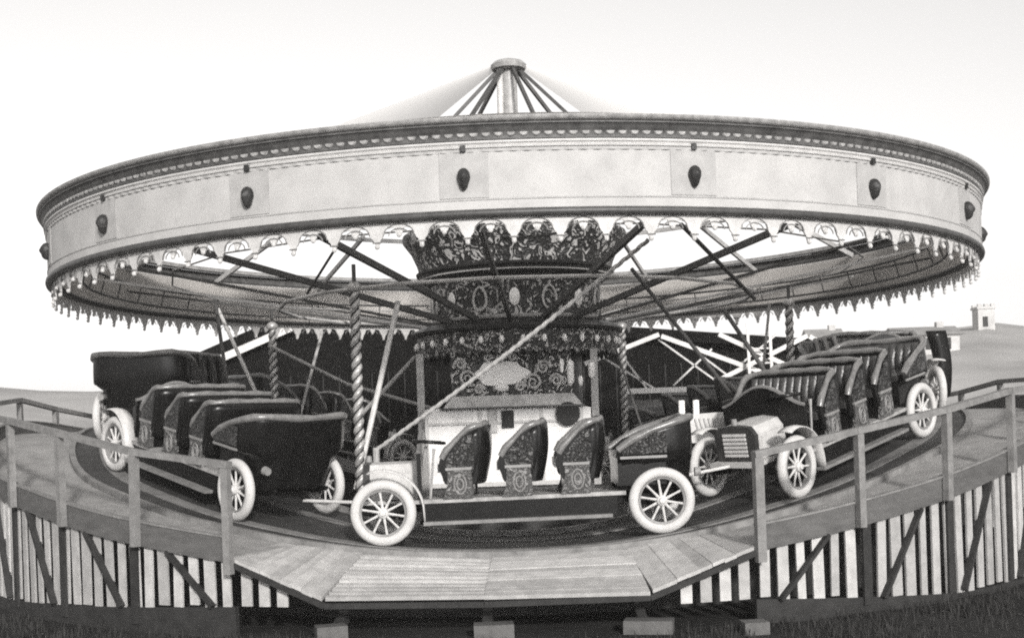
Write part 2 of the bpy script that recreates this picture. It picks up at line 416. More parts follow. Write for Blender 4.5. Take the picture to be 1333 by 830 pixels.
def zramp_out(a):                                                # outer edge of the boarding ramp
    if a < -14.4: f_ = (a + 21.8) / 7.4; return zw(-21.8) + (.185 - zw(-21.8)) * f_
    if a > 8.7: f_ = (a - 8.7) / 8.1; return .185 + (zw(16.8) - .185) * f_
    return .185
rp = thing('boarding_ramp', 'plank boarding ramp sloping down from the track at the front', 'ramp', P(7, -2.5, 0))
def quad(a, b, c, d, nb, along, gap=.012, th=.035):
    """boards across the quad a-b (track side) and d-c (outer side)"""
    m = MB(); a, b, c, d = map(Vector, (a, b, c, d))
    for k in range(nb):
        f0, f1 = k / nb, (k + 1) / nb
        if along:
            p = [a.lerp(d, f0), b.lerp(c, f0), b.lerp(c, f1), a.lerp(d, f1)]
        else:
            p = [a.lerp(b, f0), a.lerp(b, f1), d.lerp(c, f1), d.lerp(c, f0)]
        ctr = sum(p, Vector()) / 4
        e1 = (p[1] - p[0]); e2 = (p[3] - p[0])
        g_ = gap * (1.0 + .5 * random.random()); L1, L2 = e1.length, e2.length
        j = random.uniform(-.008, .008)
        q = []
        for v in p:
            dv = v - ctr
            n_ = (e2 if along else e1).normalized()
            sgn = 1 if dv.dot(n_) > 0 else -1
            q.append(v - n_ * sgn * g_ / 2 + Vector((0, 0, j)))
        lo = [v - Vector((0, 0, th)) for v in q]
        m.add(q + lo, [(0, 1, 2, 3), (7, 6, 5, 4), (0, 4, 5, 1), (1, 5, 6, 2), (2, 6, 7, 3), (3, 7, 4, 0)])
    return m
ri = 6.335
def zin(a): return ztrack(a) - .02
edges_in = [-23.2, -15.0, -2.9, 9.4, 18.4]; edges_out = [-21.8, -14.4, -2.9, 8.7, 16.8]
for k in range(4):
    a = P(ri, edges_in[k], zin(edges_in[k])); b = P(ri, edges_in[k + 1], zin(edges_in[k + 1]))
    c = P(R_WALK, edges_out[k + 1], zramp_out(edges_out[k + 1])); d = P(R_WALK, edges_out[k], zramp_out(edges_out[k]))
    link('plank_panel', quad(a, b, c, d, 11 if k in (1, 2) else 9, k in (1, 2), .042), M['ramp'], rp)
m = MB()
for k in range(4):
    p0, p1 = edges_out[k], edges_out[k + 1]
    m.bar(P(R_WALK + .0, p0, zramp_out(p0) - .07), P(R_WALK + .0, p1, zramp_out(p1) - .07), .05, .05)
link('edge_beam', m, M['dark'], rp)
for tt in (-14.2, -2.9, 8.5):
    link('bearer', MB().bar(P(6.4, tt, .30), P(7.3, tt, -.2), .09, .1), M['dark'], rp)

def skirt(a0, a1, label, lcat, far_label):
    """toe board, pales, posts, braces on one side of the boarding gap"""
    sg = 1 if a1 > a0 else -1; mid = P(R_WALK, a0 + 20 * sg, 0)
    t = thing('slatted_skirt', label, lcat, mid)
    lo, hi = min(a0, a1), max(a0, a1)
    n = int((hi - lo) / 2.2)
    link('toe_board', MB().lathe([(R_WALK - .045, -.06), (R_WALK - .045, .17), (R_WALK, .17), (R_WALK, -.06)], n, lo, hi, zf=zw, closed=True), M['fascia'], t)
    link('capping', MB().lathe([(R_WALK - .06, .172), (R_WALK - .06, .19), (R_WALK + .012, .19), (R_WALK + .012, .172)], n, lo, hi, zf=zw, closed=True), M['rail'], t)
    m = MB(); da = math.degrees(.192 / 7.36); k = 0
    while k * da < abs(a1 - a0):
        a = a0 + sg * (k + .5) * da; k += 1
        top = zw(a) - .055; c0 = P(7.345, a, 0)
        wd = .118 * random.uniform(.72, 1.15); bz = zbase(a) + random.uniform(-.03, .03)
        q = Matrix.Rotation(R(a), 3, 'Z') @ Matrix.Rotation(random.uniform(-.022, .022), 3, 'Y')
        m.box((c0.x, c0.y, (top + bz) / 2), (wd, .022, top - bz), q)
    # short pales below the wedge of the ramp
    a = a0 - sg * da * .5
    while abs(a) > (14.6 if a0 < 0 else 9.2):
        top = zramp_out(a) - .10; c0 = P(7.30, a, 0)
        zb_ = zbase(a)
        if top > .2: m.box((c0.x, c0.y, (top + zb_) / 2), (.11, .022, top - zb_), Matrix.Rotation(R(a), 3, 'Z'))
        a -= sg * da
    link('pales', m, M['pale'], t)
    link('sill', MB().lathe([(7.30, -.32), (7.30, .0), (7.36, .0), (7.36, -.32)], n, lo, hi, zf=zbase, closed=True), M['dark'], t)
    a = a0 + sg * 6.0; i = 0
    while abs(a - a0) < abs(a1 - a0) - 8:
        p0 = P(7.385, a, zw(a) - .06); p1 = P(7.385, a + sg * -4.2, zbase(a) + .03)
        link('brace', MB().bar(p0, p1, .035, .075, P(1, a, 0)), M['dark'], t)
        link('stud', MB().box(P(7.37, a + sg * 3.6, (zw(a + sg * 3.6) - .16) / 2), (.10, .03, zw(a + sg * 3.6) + .08), Matrix.Rotation(R(a + sg * 3.6), 3, 'Z')), M['dark'], t)
        a += sg * 9.2; i += 1
    return t
skirt(A_L, -176, 'whitewashed slatted skirt with grey toe board left of the ramp', 'skirt', '')
skirt(A_R, 180, 'whitewashed slatted skirt with grey toe board right of the ramp', 'skirt', '')

RK = [(-180, 1.02), (-140, 1.58), (-104, 2.17), (-90, 2.36), (-46.5, 1.95), (-39.6, 1.81), (-30.5, 1.60), (-21.8, 1.46), (16.8, 1.40), (25.5, 1.58), (34.8, 1.75), (44.2, 1.93), (93, 2.2), (100, 2.09), (140, 1.58), (180, 1.02)]
def rail_z(a):
    for (x0, y0), (x1, y1) in zip(RK, RK[1:]):
        if x0 <= a <= x1: return y0 + (y1 - y0) * (a - x0) / (x1 - x0)
def handrail(angs, label, first_len):
    t = thing('handrail', label, 'handrail', P(R_WALK, angs[0], zw(angs[0])))
    rr = R_WALK + .045
    pts = []
    for i, a in enumerate(angs):
        top = rail_z(a) - .062; lowz = zw(a) - (.16 if i == 0 else .06)
        link('post', MB().box(P(rr, a, (top + lowz) / 2), (.082 * random.uniform(.9, 1.1), .07, top - lowz), Matrix.Rotation(R(a), 3, 'Z') @ Matrix.Rotation(random.uniform(-.02, .02), 3, 'Y')), M['rail'], t)
        pts.append(P(rr - .002, a, top + .033))
    m = MB()
    for p, q in zip(pts, pts[1:]):
        e = (q - p).normalized() * .02
        m.bar(p - e * 2.2, q + e, .085, .062)
    link('top_rail', m, M['rail'], t)
handrail([-21.8, -30.5, -39.6, -48.5, -58, -68, -79, -90, -99, -108, -118, -128, -140, -152, -164, -175],
         'weathered wooden handrail rising left from the boarding ramp', 0)
handrail([16.9, 25.5, 34.8, 44.4, 54, 64, 75, 86, 95, 104, 114, 125, 137, 150, 163, 178],
         'weathered wooden handrail rising right from the boarding ramp', 0)

# ------------------------------------------------------------------ canopy
NB = 18; A0 = -4.1
RB = 6.52
ca = thing('fairground_canopy', 'large round canopy with white rounding boards, dark cornice and scalloped valance', 'canopy', (0, 0, 3.4))
link('rounding_board', MB().lathe([(RB - .04, 3.79), (RB - .04, 4.44), (RB, 4.44), (RB, 3.79)], 216, closed=True), M['board'], ca, sharp=50)
link('lower_moulding', MB().lathe([(RB - .05, 3.725), (RB - .05, 3.79), (RB + .012, 3.80), (RB + .03, 3.785), (RB + .035, 3.76), (RB + .028, 3.735), (RB + .01, 3.725)], 216, closed=True), M['moulding'], ca, sharp=60)
link('bright_lining', MB().lathe([(RB - .046, 3.80), (RB - .046, 4.43)], 144), M['canvas'], ca)  # white inner face added to brighten the underside of the canopy
link('bead_line', MB().lathe([(RB + .001, 3.885), (RB + .007, 3.89), (RB + .007, 3.90), (RB + .001, 3.905)], 216), M['pilaster'], ca)
link('upper_moulding', MB().lathe([(RB - .01, 4.385), (RB + .018, 4.39), (RB + .022, 4.405), (RB + .008, 4.415), (RB + .012, 4.425), (RB + .03, 4.435), (RB + .03, 4.455), (RB - .01, 4.46)], 216), M['trimwhite'], ca, sharp=60)
link('cornice', MB().lathe([(RB - .01, 4.462), (RB + .034, 4.464), (RB + .034, 4.474), (RB + .02, 4.48), (RB + .022, 4.53), (RB + .04, 4.545), (RB + .05, 4.57), (RB + .07, 4.595), (RB + .085, 4.60), (RB + .085, 4.612), (RB + .075, 4.618)], 216), M['cornice'], ca, sharp=60)
link('cornice_cap', MB().lathe([(RB + .07, 4.620), (RB + .10, 4.632), (RB + .118, 4.65), (RB + .12, 4.674), (RB + .06, 4.684), (RB - .08, 4.684), (RB - .08, 4.62)], 216, closed=True), M['cornicemid'], ca, sharp=60)
m = MB()
nd = 340
for k in range(nd):                                               # egg-and-dart row on the cornice
    a = k * 360 / nd; o = P(RB + .024, a, 4.527); u = P(1, a + 90, 0); nn = P(1, a, 0)
    w_ = .047
    ring = [o + u * (w_ * math.cos(R(q))) + Vector((0, 0, -w_ * .9 * math.sin(R(q)))) for q in (0, 35, 65, 90, 115, 145, 180)]
    m.add(ring + [p + nn * .016 - (p - o) * .25 for p in ring], [(i, i + 1, 8 + i, 7 + i) for i in range(6)] + [tuple(range(7, 14))])
link('egg_moulding', m, M['cornicemid'], ca)
m = MB()
nd = 300
for k in range(nd):
    a = (k + .5) * 360 / nd; o = P(RB + .006, a, 4.366)
    pass
vs = []; fs = []
for k in range(1200):
    a = k * .3; r_ = RB + (.017 if k % 4 in (0, 1) else .003)
    for rr_, z_ in ((RB - .005, 4.352), (r_, 4.352), (r_, 4.380), (RB - .005, 4.380)): vs.append(P(rr_, a, z_))
for k in range(1200):
    j = (k + 1) % 1200
    for i in range(3): fs.append((k * 4 + i, j * 4 + i, j * 4 + i + 1, k * 4 + i + 1))
m.add(vs, fs)
link('dentil_moulding', m, M['pilaster'], ca)
for k in range(NB):
    a = A0 + k * 360 / NB
    q = Matrix.Rotation(R(a), 3, 'Z')
    m = MB()
    m.lathe([(RB + .001, 3.91), (RB + .008, 3.912), (RB + .008, 4.352), (RB + .001, 4.35)], 6, a - 2.1, a + 2.1, closed=True)
    link('pilaster', m, M['pilaster'], ca)
    m = MB(); c0 = P(RB + .03, a, 4.10)
    # carved mask: an egg with brow, cheeks and pointed chin
    def fn(u, v, a=a, c0=c0):
        th_ = 2 * PI * u; ph = PI * v
        y_ = math.cos(ph); s_ = math.sin(ph)
        wd = .064 * (1 - .28 * (-y_ if y_ < 0 else 0) + .10 * y_)
        dx = wd * s_ * math.cos(th_); dn = .075 * s_ * math.sin(th_)
        if dn > 0:
            dn += .012 * math.exp(-((y_ - .32) / .12) ** 2) - .014 * math.exp(-((y_ - .12) / .1) ** 2) * abs(math.cos(th_)) * 1.4
            dn += .02 * math.exp(-((y_ + .05) / .2) ** 2) * math.exp(-(math.cos(th_) / .3) ** 2)
        return c0 + P(1, a + 90, 0) * dx + P(1, a, 0) * dn + Vector((0, 0, .10 * y_ - (.018 if y_ < -.5 else 0)))
    m.grid(fn, 20, 14)
    link('boss', m, M['boss'], ca)
    link('cornice_bracket', MB().box(P(RB + .02, a, 4.385), (.05, .05, .06), q), M['boss'], ca)
# valance: 90 scallops with trefoil pendants, cut out of board
NS = 90
def vdepth(s):
    s = s % 1.0; d0 = min(s, 1 - s)
    base = .055 + .05 * (abs(s - .5) * 2) ** 2.2
    if d0 < .17: base = max(base, .245 - .02 * (d0 / .045) ** 2 if d0 < .055 else (.175 if d0 < .10 else .175 - 1.0 * (d0 - .10)))
    d1 = abs(s - .5)
    if d1 < .085: base = max(base, .135 - 4 * d1 * d1)
    return base
m = MB(); mt = MB(); ns = 26
vs = []; fs = []
for k in range(NS):
    for i in range(ns):
        s_ = i / ns; a = (k + s_) * 360 / NS
        d_ = vdepth(s_)
        zb = 3.735 - d_
        for r, z in ((6.45, 3.735), (6.45, zb), (6.468, zb), (6.468, 3.735)): vs.append(P(r, a, z))
T = NS * ns
for i in range(T):
    j = (i + 1) % T
    for k in range(4): fs.append((i * 4 + k, j * 4 + k, j * 4 + (k + 1) % 4, i * 4 + (k + 1) % 4))
m.add(vs, fs)
for k in range(NS): m.ball(P(6.468, k * 4, 3.495), .026, 8, 6); m.ball(P(6.468, k * 4 + 2, 3.605), .026, 8, 6)
link('valance', m, M['valance'], ca, sharp=30)
for k in range(NS):
    for rad, zc in ((.155, 3.60), (.105, 3.59)):
        pts = [P(6.474, (k + .5) * 4 + math.degrees(rad * math.cos(q) / 6.47), zc + rad * math.sin(q) * .72) for q in [PI * i / 8 for i in range(9)]]
        mt.tube(pts, .007, 4)
    pk = P(6.472, k * 4, 3.535); mt.tube([pk + P(1, k * 4 + 90, 0) * .045, pk - P(1, k * 4 + 90, 0) * .045], .008, 4)
link('valance_tracery', mt, M['valline'], ca)
# canvas tilt: closed at the front, rear left off to brighten the underside, open round the cap except at the two sides
CZ = lambda r: 7.06 - .418 * (r - .22)
m = MB()
m.lathe([(6.46, 4.46), (5.6, CZ(5.6) - .02), (4.7, CZ(4.7) - .01)], 48, -105, 105)
for a0_, a1_ in ((72, 128), (-128, -72)):
    m.lathe([(4.7, CZ(4.7) - .01), (2.6, CZ(2.6)), (1.4, CZ(1.4) - .012), (.26, CZ(.26))], 12, a0_, a1_)
link('canvas_tilt', m, M['canvas'], ca, sharp=60)
for k in range(NB):
    a = A0 + k * 20
    side = False and 65 < abs(a + 360 * (a < -180) - 360 * (a > 180) - A0) < 115
    r0_ = .2 if side else 4.62
    link('roof_rib', MB().bar(P(r0_, a, CZ(r0_) - .06), P(6.44, a, 4.43), .05, .075), M['steel'], ca)
link('opening_hoop', MB().lathe([(4.66, CZ(4.7) - .09), (4.70, CZ(4.7) - .09), (4.70, CZ(4.7) - .015), (4.66, CZ(4.7) - .015)], 72, closed=True), M['steel'], ca)
for k in range(7):
    a = -33 + k * 360 / 7
    link('lantern_rib', MB().bar(P(.14, a, 7.02), P(1.18, a, 5.95), .045, .05), M['arm'], ca)
link('lantern_hoop', MB().lathe([(1.15, 5.90), (1.22, 5.90), (1.22, 5.98), (1.15, 5.98)], 40, closed=True), M['arm'], ca)
for k in range(6):
    a = 8 + k * 60
    link('roof_rope', MB().tube([P(1.2, a, 5.94), P(4.66, a, CZ(4.7) - .05)], .014, 6), M['arm'], ca)
link('centre_mast', MB().tube([(0, 0, .3), (0, 0, 4.0), (0, 0, 7.06)], [.16, .13, .115], 20), M['steel'], ca)
link('mast_cap', MB().lathe([(.0, 7.15), (.10, 7.15), (.22, 7.11), (.27, 7.06), (.25, 7.0), (.16, 6.98), (.0, 6.98)], 24), M['steel'], ca)
m = MB().tube([(-.17, -.06, 4.5), (-.13, -.05, 7.0)], .05, 10); link('halyard_pole', m, M['paleiron'], ca)
# arms: the big radial spokes under the canvas
def zarm(r): return 3.20 + .172 * (r - 1.35)
for k in range(NB):
    a = A0 + k * 20
    fr_ = abs((a + 180) % 360 - 180) < 45
    link('arm', MB().bar(P(1.35, a, zarm(1.35)), P(6.44, a, zarm(6.44)), .055 if fr_ else .03, .075 if fr_ else .035), M['arm'] if fr_ or k % 2 else M['paleiron'], ca)
def ring_poly(r, z, rad, material, name, n=NB, a0=A0):
    m = MB(); pts = [P(r, a0 + k * 360 / n, z) for k in range(n + 1)]
    m.tube(pts, rad, 6, cap=False); link(name, m, material, ca)
ring_poly(3.5, zarm(3.5) - .07, .026, M['paleiron'], 'tie_ring')
ring_poly(5.0, zarm(5.0) + .06, .012, M['steel'], 'tie_ring')
ring_poly(6.02, 4.10, .02, M['arm'], 'lamp_rail', 72)
ring_poly(6.10, 3.84, .018, M['arm'], 'lamp_rail', 72)
ring_poly(6.38, 3.77, .03, M['arm'], 'inner_hoop', 72)
for k in range(54):
    a = A0 + (k + .5) * 360 / 54
    link('rail_post', MB().tube([P(6.10, a, 3.84), P(6.02, a, 4.10)], .011, 5), M['arm'], ca)
# twisted brass poles hanging from the arms
def twist(x, y, z0_, z1_, r=.054):
    m = MB(); nz_ = int((z1_ - z0_) / .022)
    def fn(u, v):
        z = z0_ + (z1_ - z0_) * u; q = 2 * PI * v
        rr = r * (1 + .26 * math.cos(2 * q - z * 2 * PI / .13))
        return (x + rr * math.cos(q), y + rr * math.sin(q), z)
    m.grid(fn, nz_, 24)
    m.lathe([(.001, z1_ + .07), (.045, z1_ + .06), (.09, z1_ + .02), (.085, z1_ - .03), (.07, z1_ - .05)], 16, c=(x, y))
    return m
for a in (-28.0, -108.5, 93.5, 153.0):
    p = P(4.12, a, 0); link('twisted_pole', twist(p.x, p.y, ztrack(a) - .05, 3.42), M['brass'], ca, sharp=80)
    m = MB()
    for h0 in (0, PI):
        z0_, z1_ = ztrack(a), 3.36; n_ = int((z1_ - z0_) / .012)
        m.tube([(p.x + .046 * math.cos((zz_ * 2 * PI / .13 + PI) / 2 + h0), p.y + .046 * math.sin((zz_ * 2 * PI / .13 + PI) / 2 + h0), zz_) for zz_ in [z0_ + i * (z1_ - z0_) / n_ for i in range(n_ + 1)]], .010, 5)
    link('groove_shade', m, M['dark'], ca)  # dark helix laid in the twist, painting the shade of its recess
    link('pole_hanger', MB().tube([(p.x, p.y, 3.42), (p.x, p.y, zarm(4.12) + .02)], .025, 8), M['arm'], ca)
# diagonal struts and the long rope
def strut(a, b, rad, material, name='strut'): link(name, MB().tube([a, b], rad, 8), material, ca)
for a_, b_, r_, mn in (
    ((-1.49, -2.83, 3.32), (-2.0, -3.58, 1.0), .034, 'paleiron'),
    ((1.35, -4.08, 3.48), (2.67, -3.18, 1.93), .024, 'arm'),
    ((-4.92, 1.98, 3.79), (-3.91, 1.24, 1.7), .03, 'paleiron'),
    ((-3.29, 2.45, 3.4), (-3.66, 1.85, 1.8), .026, 'steel'),
    ((-3.94, 1.19, 3.1), (-2.86, 2.19, 2.49), .03, 'steel'),
    ((-2.86, 2.19, 2.49), (-1.0, .6, 1.9), .03, 'steel'),
    ((-1.49, -.58, 2.74), (-2.02, -3.34, 1.82), .026, 'steel'),
    ((1.84, -4.86, 3.85), (3.05, -2.59, 3.23), .026, 'arm'),
    ((-2.01, -4.58, 3.75), (-2.5, -3.62, 3.37), .016, 'arm'),
    ((4.02, 1.22, 3.5), (3.87, 1.35, 2.2), .022, 'steel'),
    ((2.57, -3.06, 3.07), (3.18, -2.74, 2.2), .028, 'arm'), ((-4.95, 1.9, 3.96), (-4.46, 0.58, 2.31), .03, 'arm'),
    ((1.3, -.75, 3.1), (1.72, -3.4, .8), .014, 'arm'),
):
    strut(a_, b_, r_, M[mn])
def rope(a, b, r):
    a, b = Vector(a), Vector(b); L_ = (b - a).length; d = (b - a).normalized()
    s1 = d.cross(Vector((0, 0, 1))).normalized(); s2 = s1.cross(d); n = int(L_ / .012); m = MB()
    def fn(u, v):
        q = 2 * PI * v; rr = r * (1 + .28 * math.cos(3 * q - u * L_ * 2 * PI / .12 * 3 / 3))
        return a + d * (u * L_) + (s1 * math.cos(q) + s2 * math.sin(q)) * rr - Vector((0, 0, .05 * math.sin(PI * u)))
    m.grid(fn, n, 12); return m
link('stay_rope', rope((1.45, -5.1, 3.66), (-1.7, -3.95, 1.47), .022), M['rope'], ca, sharp=80)
link('rope_anchor', MB().tube([(-1.7, -3.95, .45), (-1.7, -3.95, 1.5)], .04, 8), M['steel'], ca)
# ------------------------------------------------------------------ central drum and organ
dr = thing('carved_drum', 'carved dark central drum with oval panels under the canopy', 'drum', (0, 0, 0))
link('core', MB().lathe([(.95, 0), (.95, 3.05)], 32), M['drumdark'], dr)
link('lower_fringe', MB().lathe([(1.46, 2.74), (1.48, 2.80), (1.50, 2.98), (1.50, 3.03), (1.40, 3.03), (1.38, 2.80)], 64, closed=True), M['ornatelow'], dr)
link('ledge', MB().lathe([(1.2, 3.04), (1.56, 3.04), (1.58, 3.08), (1.54, 3.12), (1.50, 3.13), (1.44, 3.17), (1.30, 3.19), (1.26, 3.20)], 64), M['drumdark'], dr)
link('gilt_line', MB().lathe([(1.275, 3.205), (1.32, 3.21), (1.33, 3.235), (1.30, 3.26), (1.262, 3.265)], 64), M['cornicemid'], dr)
link('panel_band', MB().lathe([(1.26, 3.2), (1.25, 3.5), (1.26, 3.79)], 64), M['ornate'], dr)
link('cornice', MB().lathe([(1.262, 3.785), (1.31, 3.80), (1.33, 3.83), (1.36, 3.835), (1.38, 3.87), (1.40, 3.875), (1.43, 3.93), (1.47, 3.94), (1.48, 3.97), (1.44, 3.985)], 64), M['drumdark'], dr)
link('gilt_line', MB().lathe([(1.385, 3.868), (1.412, 3.87), (1.414, 3.888), (1.40, 3.892)], 64), M['trimwhite'], dr)
link('crown', MB().lathe([(1.43, 3.985), (1.46, 4.10), (1.54, 4.28), (1.66, 4.44), (1.66, 4.52), (1.60, 4.52), (1.35, 4.0)], 64), M['ornate'], dr)
for k in range(16):
    a = -1 + k * 22.5; o = P(1.262, a, 3.50); u = P(1, a + 90, 0); nn = P(1, a, 0)
    if k % 2 == 0:
        m = MB(); ring = [o + nn * .012 + u * (.075 * math.cos(2 * PI * i / 20)) + Vector((0, 0, .125 * math.sin(2 * PI * i / 20))) for i in range(20)]
        m.add(ring + [p + nn * .012 - (p - o - nn * .012) * .2 for p in ring], [(i, (i + 1) % 20, 20 + (i + 1) % 20, 20 + i) for i in range(20)] + [tuple(range(20, 40))])
        link('oval_panel', m, M['oval'], dr)
    else:
        pts = [o + nn * .012 + u * (.10 * math.cos(q) * (1 - .18 * math.sin(q))) + Vector((0, 0, .15 * math.sin(q) * (1.0 if math.sin(q) > 0 else 1.15))) for q in [2 * PI * i / 24 for i in range(25)]]
        link('shield_frame', MB().tube(pts, .018, 6), M['trimwhite'], dr)
for k in range(32):
    a = k * 11.25 + 3; m = MB().ball(P(1.505, a, 2.90), .037, 10, 8, (1, 1, 1.5)); link('lamp_glass', m, M['oval'], dr)
m = MB()
for k in range(64):
    a = k * 5.625; o = P(1.47, a, 2.755); u = P(1, a + 90, 0)
    m.add([o - u * .066, o + u * .066, o + u * .04 - Vector((0, 0, .05)), o - Vector((0, 0, .075)), o - u * .04 - Vector((0, 0, .05))], [(0, 1, 2, 3, 4)])
link('lower_scallops', m, M['ornatelow'], dr, solid=.012)

og = thing('fairground_organ', 'white fronted fairground organ with carved top inside the ride', 'organ', (-.15, -1.2, .0))
YF = -1.36
link('plinth', MB().box((-.17, YF + .25, .43), (2.35, .6, .86)), M['drumdark'], og)
link('case', MB().box((-.22, YF + .25, 1.42), (2.14, .5, 1.10)), M['organwhite'], og)
link('side_flange', MB().prism([(.852, 1.95), (.98, 1.93), (.98, 1.62), (.852, 1.45)], YF + .02, YF + .06), M['organwhite'], og)
m = MB()
for x in (-1.29, -.55, .30, .85): m.box((x, YF - .012, 1.42), (.05, .024, 1.08))
m.box((-.22, YF - .014, .91), (2.10, .028, .06)); m.box((-.22, YF - .014, 1.76), (2.10, .026, .035))
link('panel_moulding', m, M['trimwhite'], og)
m = MB().box((-.17, YF - .02, 1.80), (.17, .03, .24)); link('square_opening', m, M['hole'], og)
m = MB().box((-.38, YF - .016, 1.79), (.12, .03, .34)); link('pale_post', m, M['organgrey'], og)
m = MB().lathe([(.001, 0), (.155, 0), (.165, .02), (.165, .06)], 24)
m.v = [(x + .66, YF - .03 - (.06 - z) - .02, y + 1.85) for x, y, z in m.v]
link('drum_head', m, M['hole'], og)
link('shelf', MB().prism([(-1.05, 1.975), (.86, 1.975), (.74, 2.13), (-.92, 2.13)], YF - .10, YF + .4), M['organgrey'], og)
link('shelf_edge', MB().box((-.1, YF - .06, 1.965), (1.98, .14, .02)), M['drumdark'], og)
link('carved_back', MB().box((-.10, YF + .20, 2.44), (1.68, .1, .62)), M['ornate'], og)
cl = []
for i in range(40):
    q = 2 * PI * i / 40; rr = 1 + .07 * math.cos(6 * q) + .05 * math.cos(3 * q + .5)
    cl.append((-.24 + .37 * rr * math.cos(q), 2.44 + .17 * rr * math.sin(q)))
link('cloud_panel', MB().prism(cl, YF + .10, YF + .148), M['organwhite'], og)
m = MB()
def scroll(cx_, cz_, s, flip=1, turns=1.6):
    pts = []
    for i in range(28):
        f_ = i / 27; q = f_ * turns * 2 * PI; rr = s * (1 - .8 * f_)
        pts.append((cx_ + flip * rr * math.cos(q), YF + .06, cz_ + rr * math.sin(q)))
    m.tube(pts, [.022 * (1 - .5 * i / 27) for i in range(28)], 6)
for a_ in ((-.72, 2.38, .11, 1), (.20, 2.30, .12, -1), (-.80, 2.58, .08, -1), (.34, 2.50, .10, 1), (.52, 2.32, .09, -1), (-.55, 2.22, .07, 1), (.02, 2.24, .07, 1), (-.24, 2.64, .07, 1), (-.08, 2.66, .06, -1), (-.42, 2.66, .06, 1)): scroll(*a_)
link('scrollwork', m, M['organgrey'], og)
m = MB().ball((-.24, YF + .05, 2.24), .075, 12, 8, (1.3, .5, .8)); link('shell_ornament', m, M['organwhite'], og)
for x, z, h_, w_ in ((.72, 2.42, .34, .05), (.86, 2.30, .14, .035), (1.02, 2.44, .22, .05), (.60, 2.52, .2, .03)):
    link('organ_pipe', MB().tube([(x, YF + .15, z - h_ / 2), (x, YF + .15, z - h_ / 2 + .04), (x, YF + .15, z + h_ / 2 - .03), (x, YF + .15, z + h_ / 2)], [w_ * .4, w_, w_, w_ * .5], 12), M['oval'], og)
for x in (-1.38, 1.06): link('corner_post', MB().box((x, YF + .3, 1.8), (.1, .1, 1.9)), M['steel'], og)

en = thing('engine_casing', 'pale louvred engine casing on a dark base inside the track', 'engine', (2.15, -3.0, 0))
ex, ey = 2.24, -3.0
link('base', MB().box((ex - .05, ey, .62), (1.0, .6, 1.3)), M['dark'], en)
m = MB().prism([(ex - .36, 1.76), (ex + .25, 1.79), (ex + .36, 1.44), (ex - .14, 1.42)], ey - .30, ey + .3); link('casing', m, M['bonnetpale'], en)
m = MB()
for k in range(7): m.bar((ex - .10 + k * .055, ey - .312, 1.72), (ex - .06 + k * .055, ey - .312, 1.56), .02, .02)
link('louvres', m, M['organgrey'], en)
m = MB(); pts = [(ex - .38 + .15 * math.cos(q), ey - .36, 1.47 + .15 * math.sin(q)) for q in [2 * PI * i / 24 for i in range(25)]]
m.tube(pts, .03, 8)
for k in range(5): q = 2 * PI * k / 5; m.tube([(ex - .38, ey - .36, 1.47), (ex - .38 + .15 * math.cos(q), ey - .36, 1.47 + .15 * math.sin(q))], .014, 6)
link('flywheel', m, M['organgrey'], en)
for dx in (-.32, -.14): link('valve_cap', MB().tube([(ex + dx + .1, ey, 1.77), (ex + dx + .1, ey, 1.95)], .04, 10), M['oval'], en)

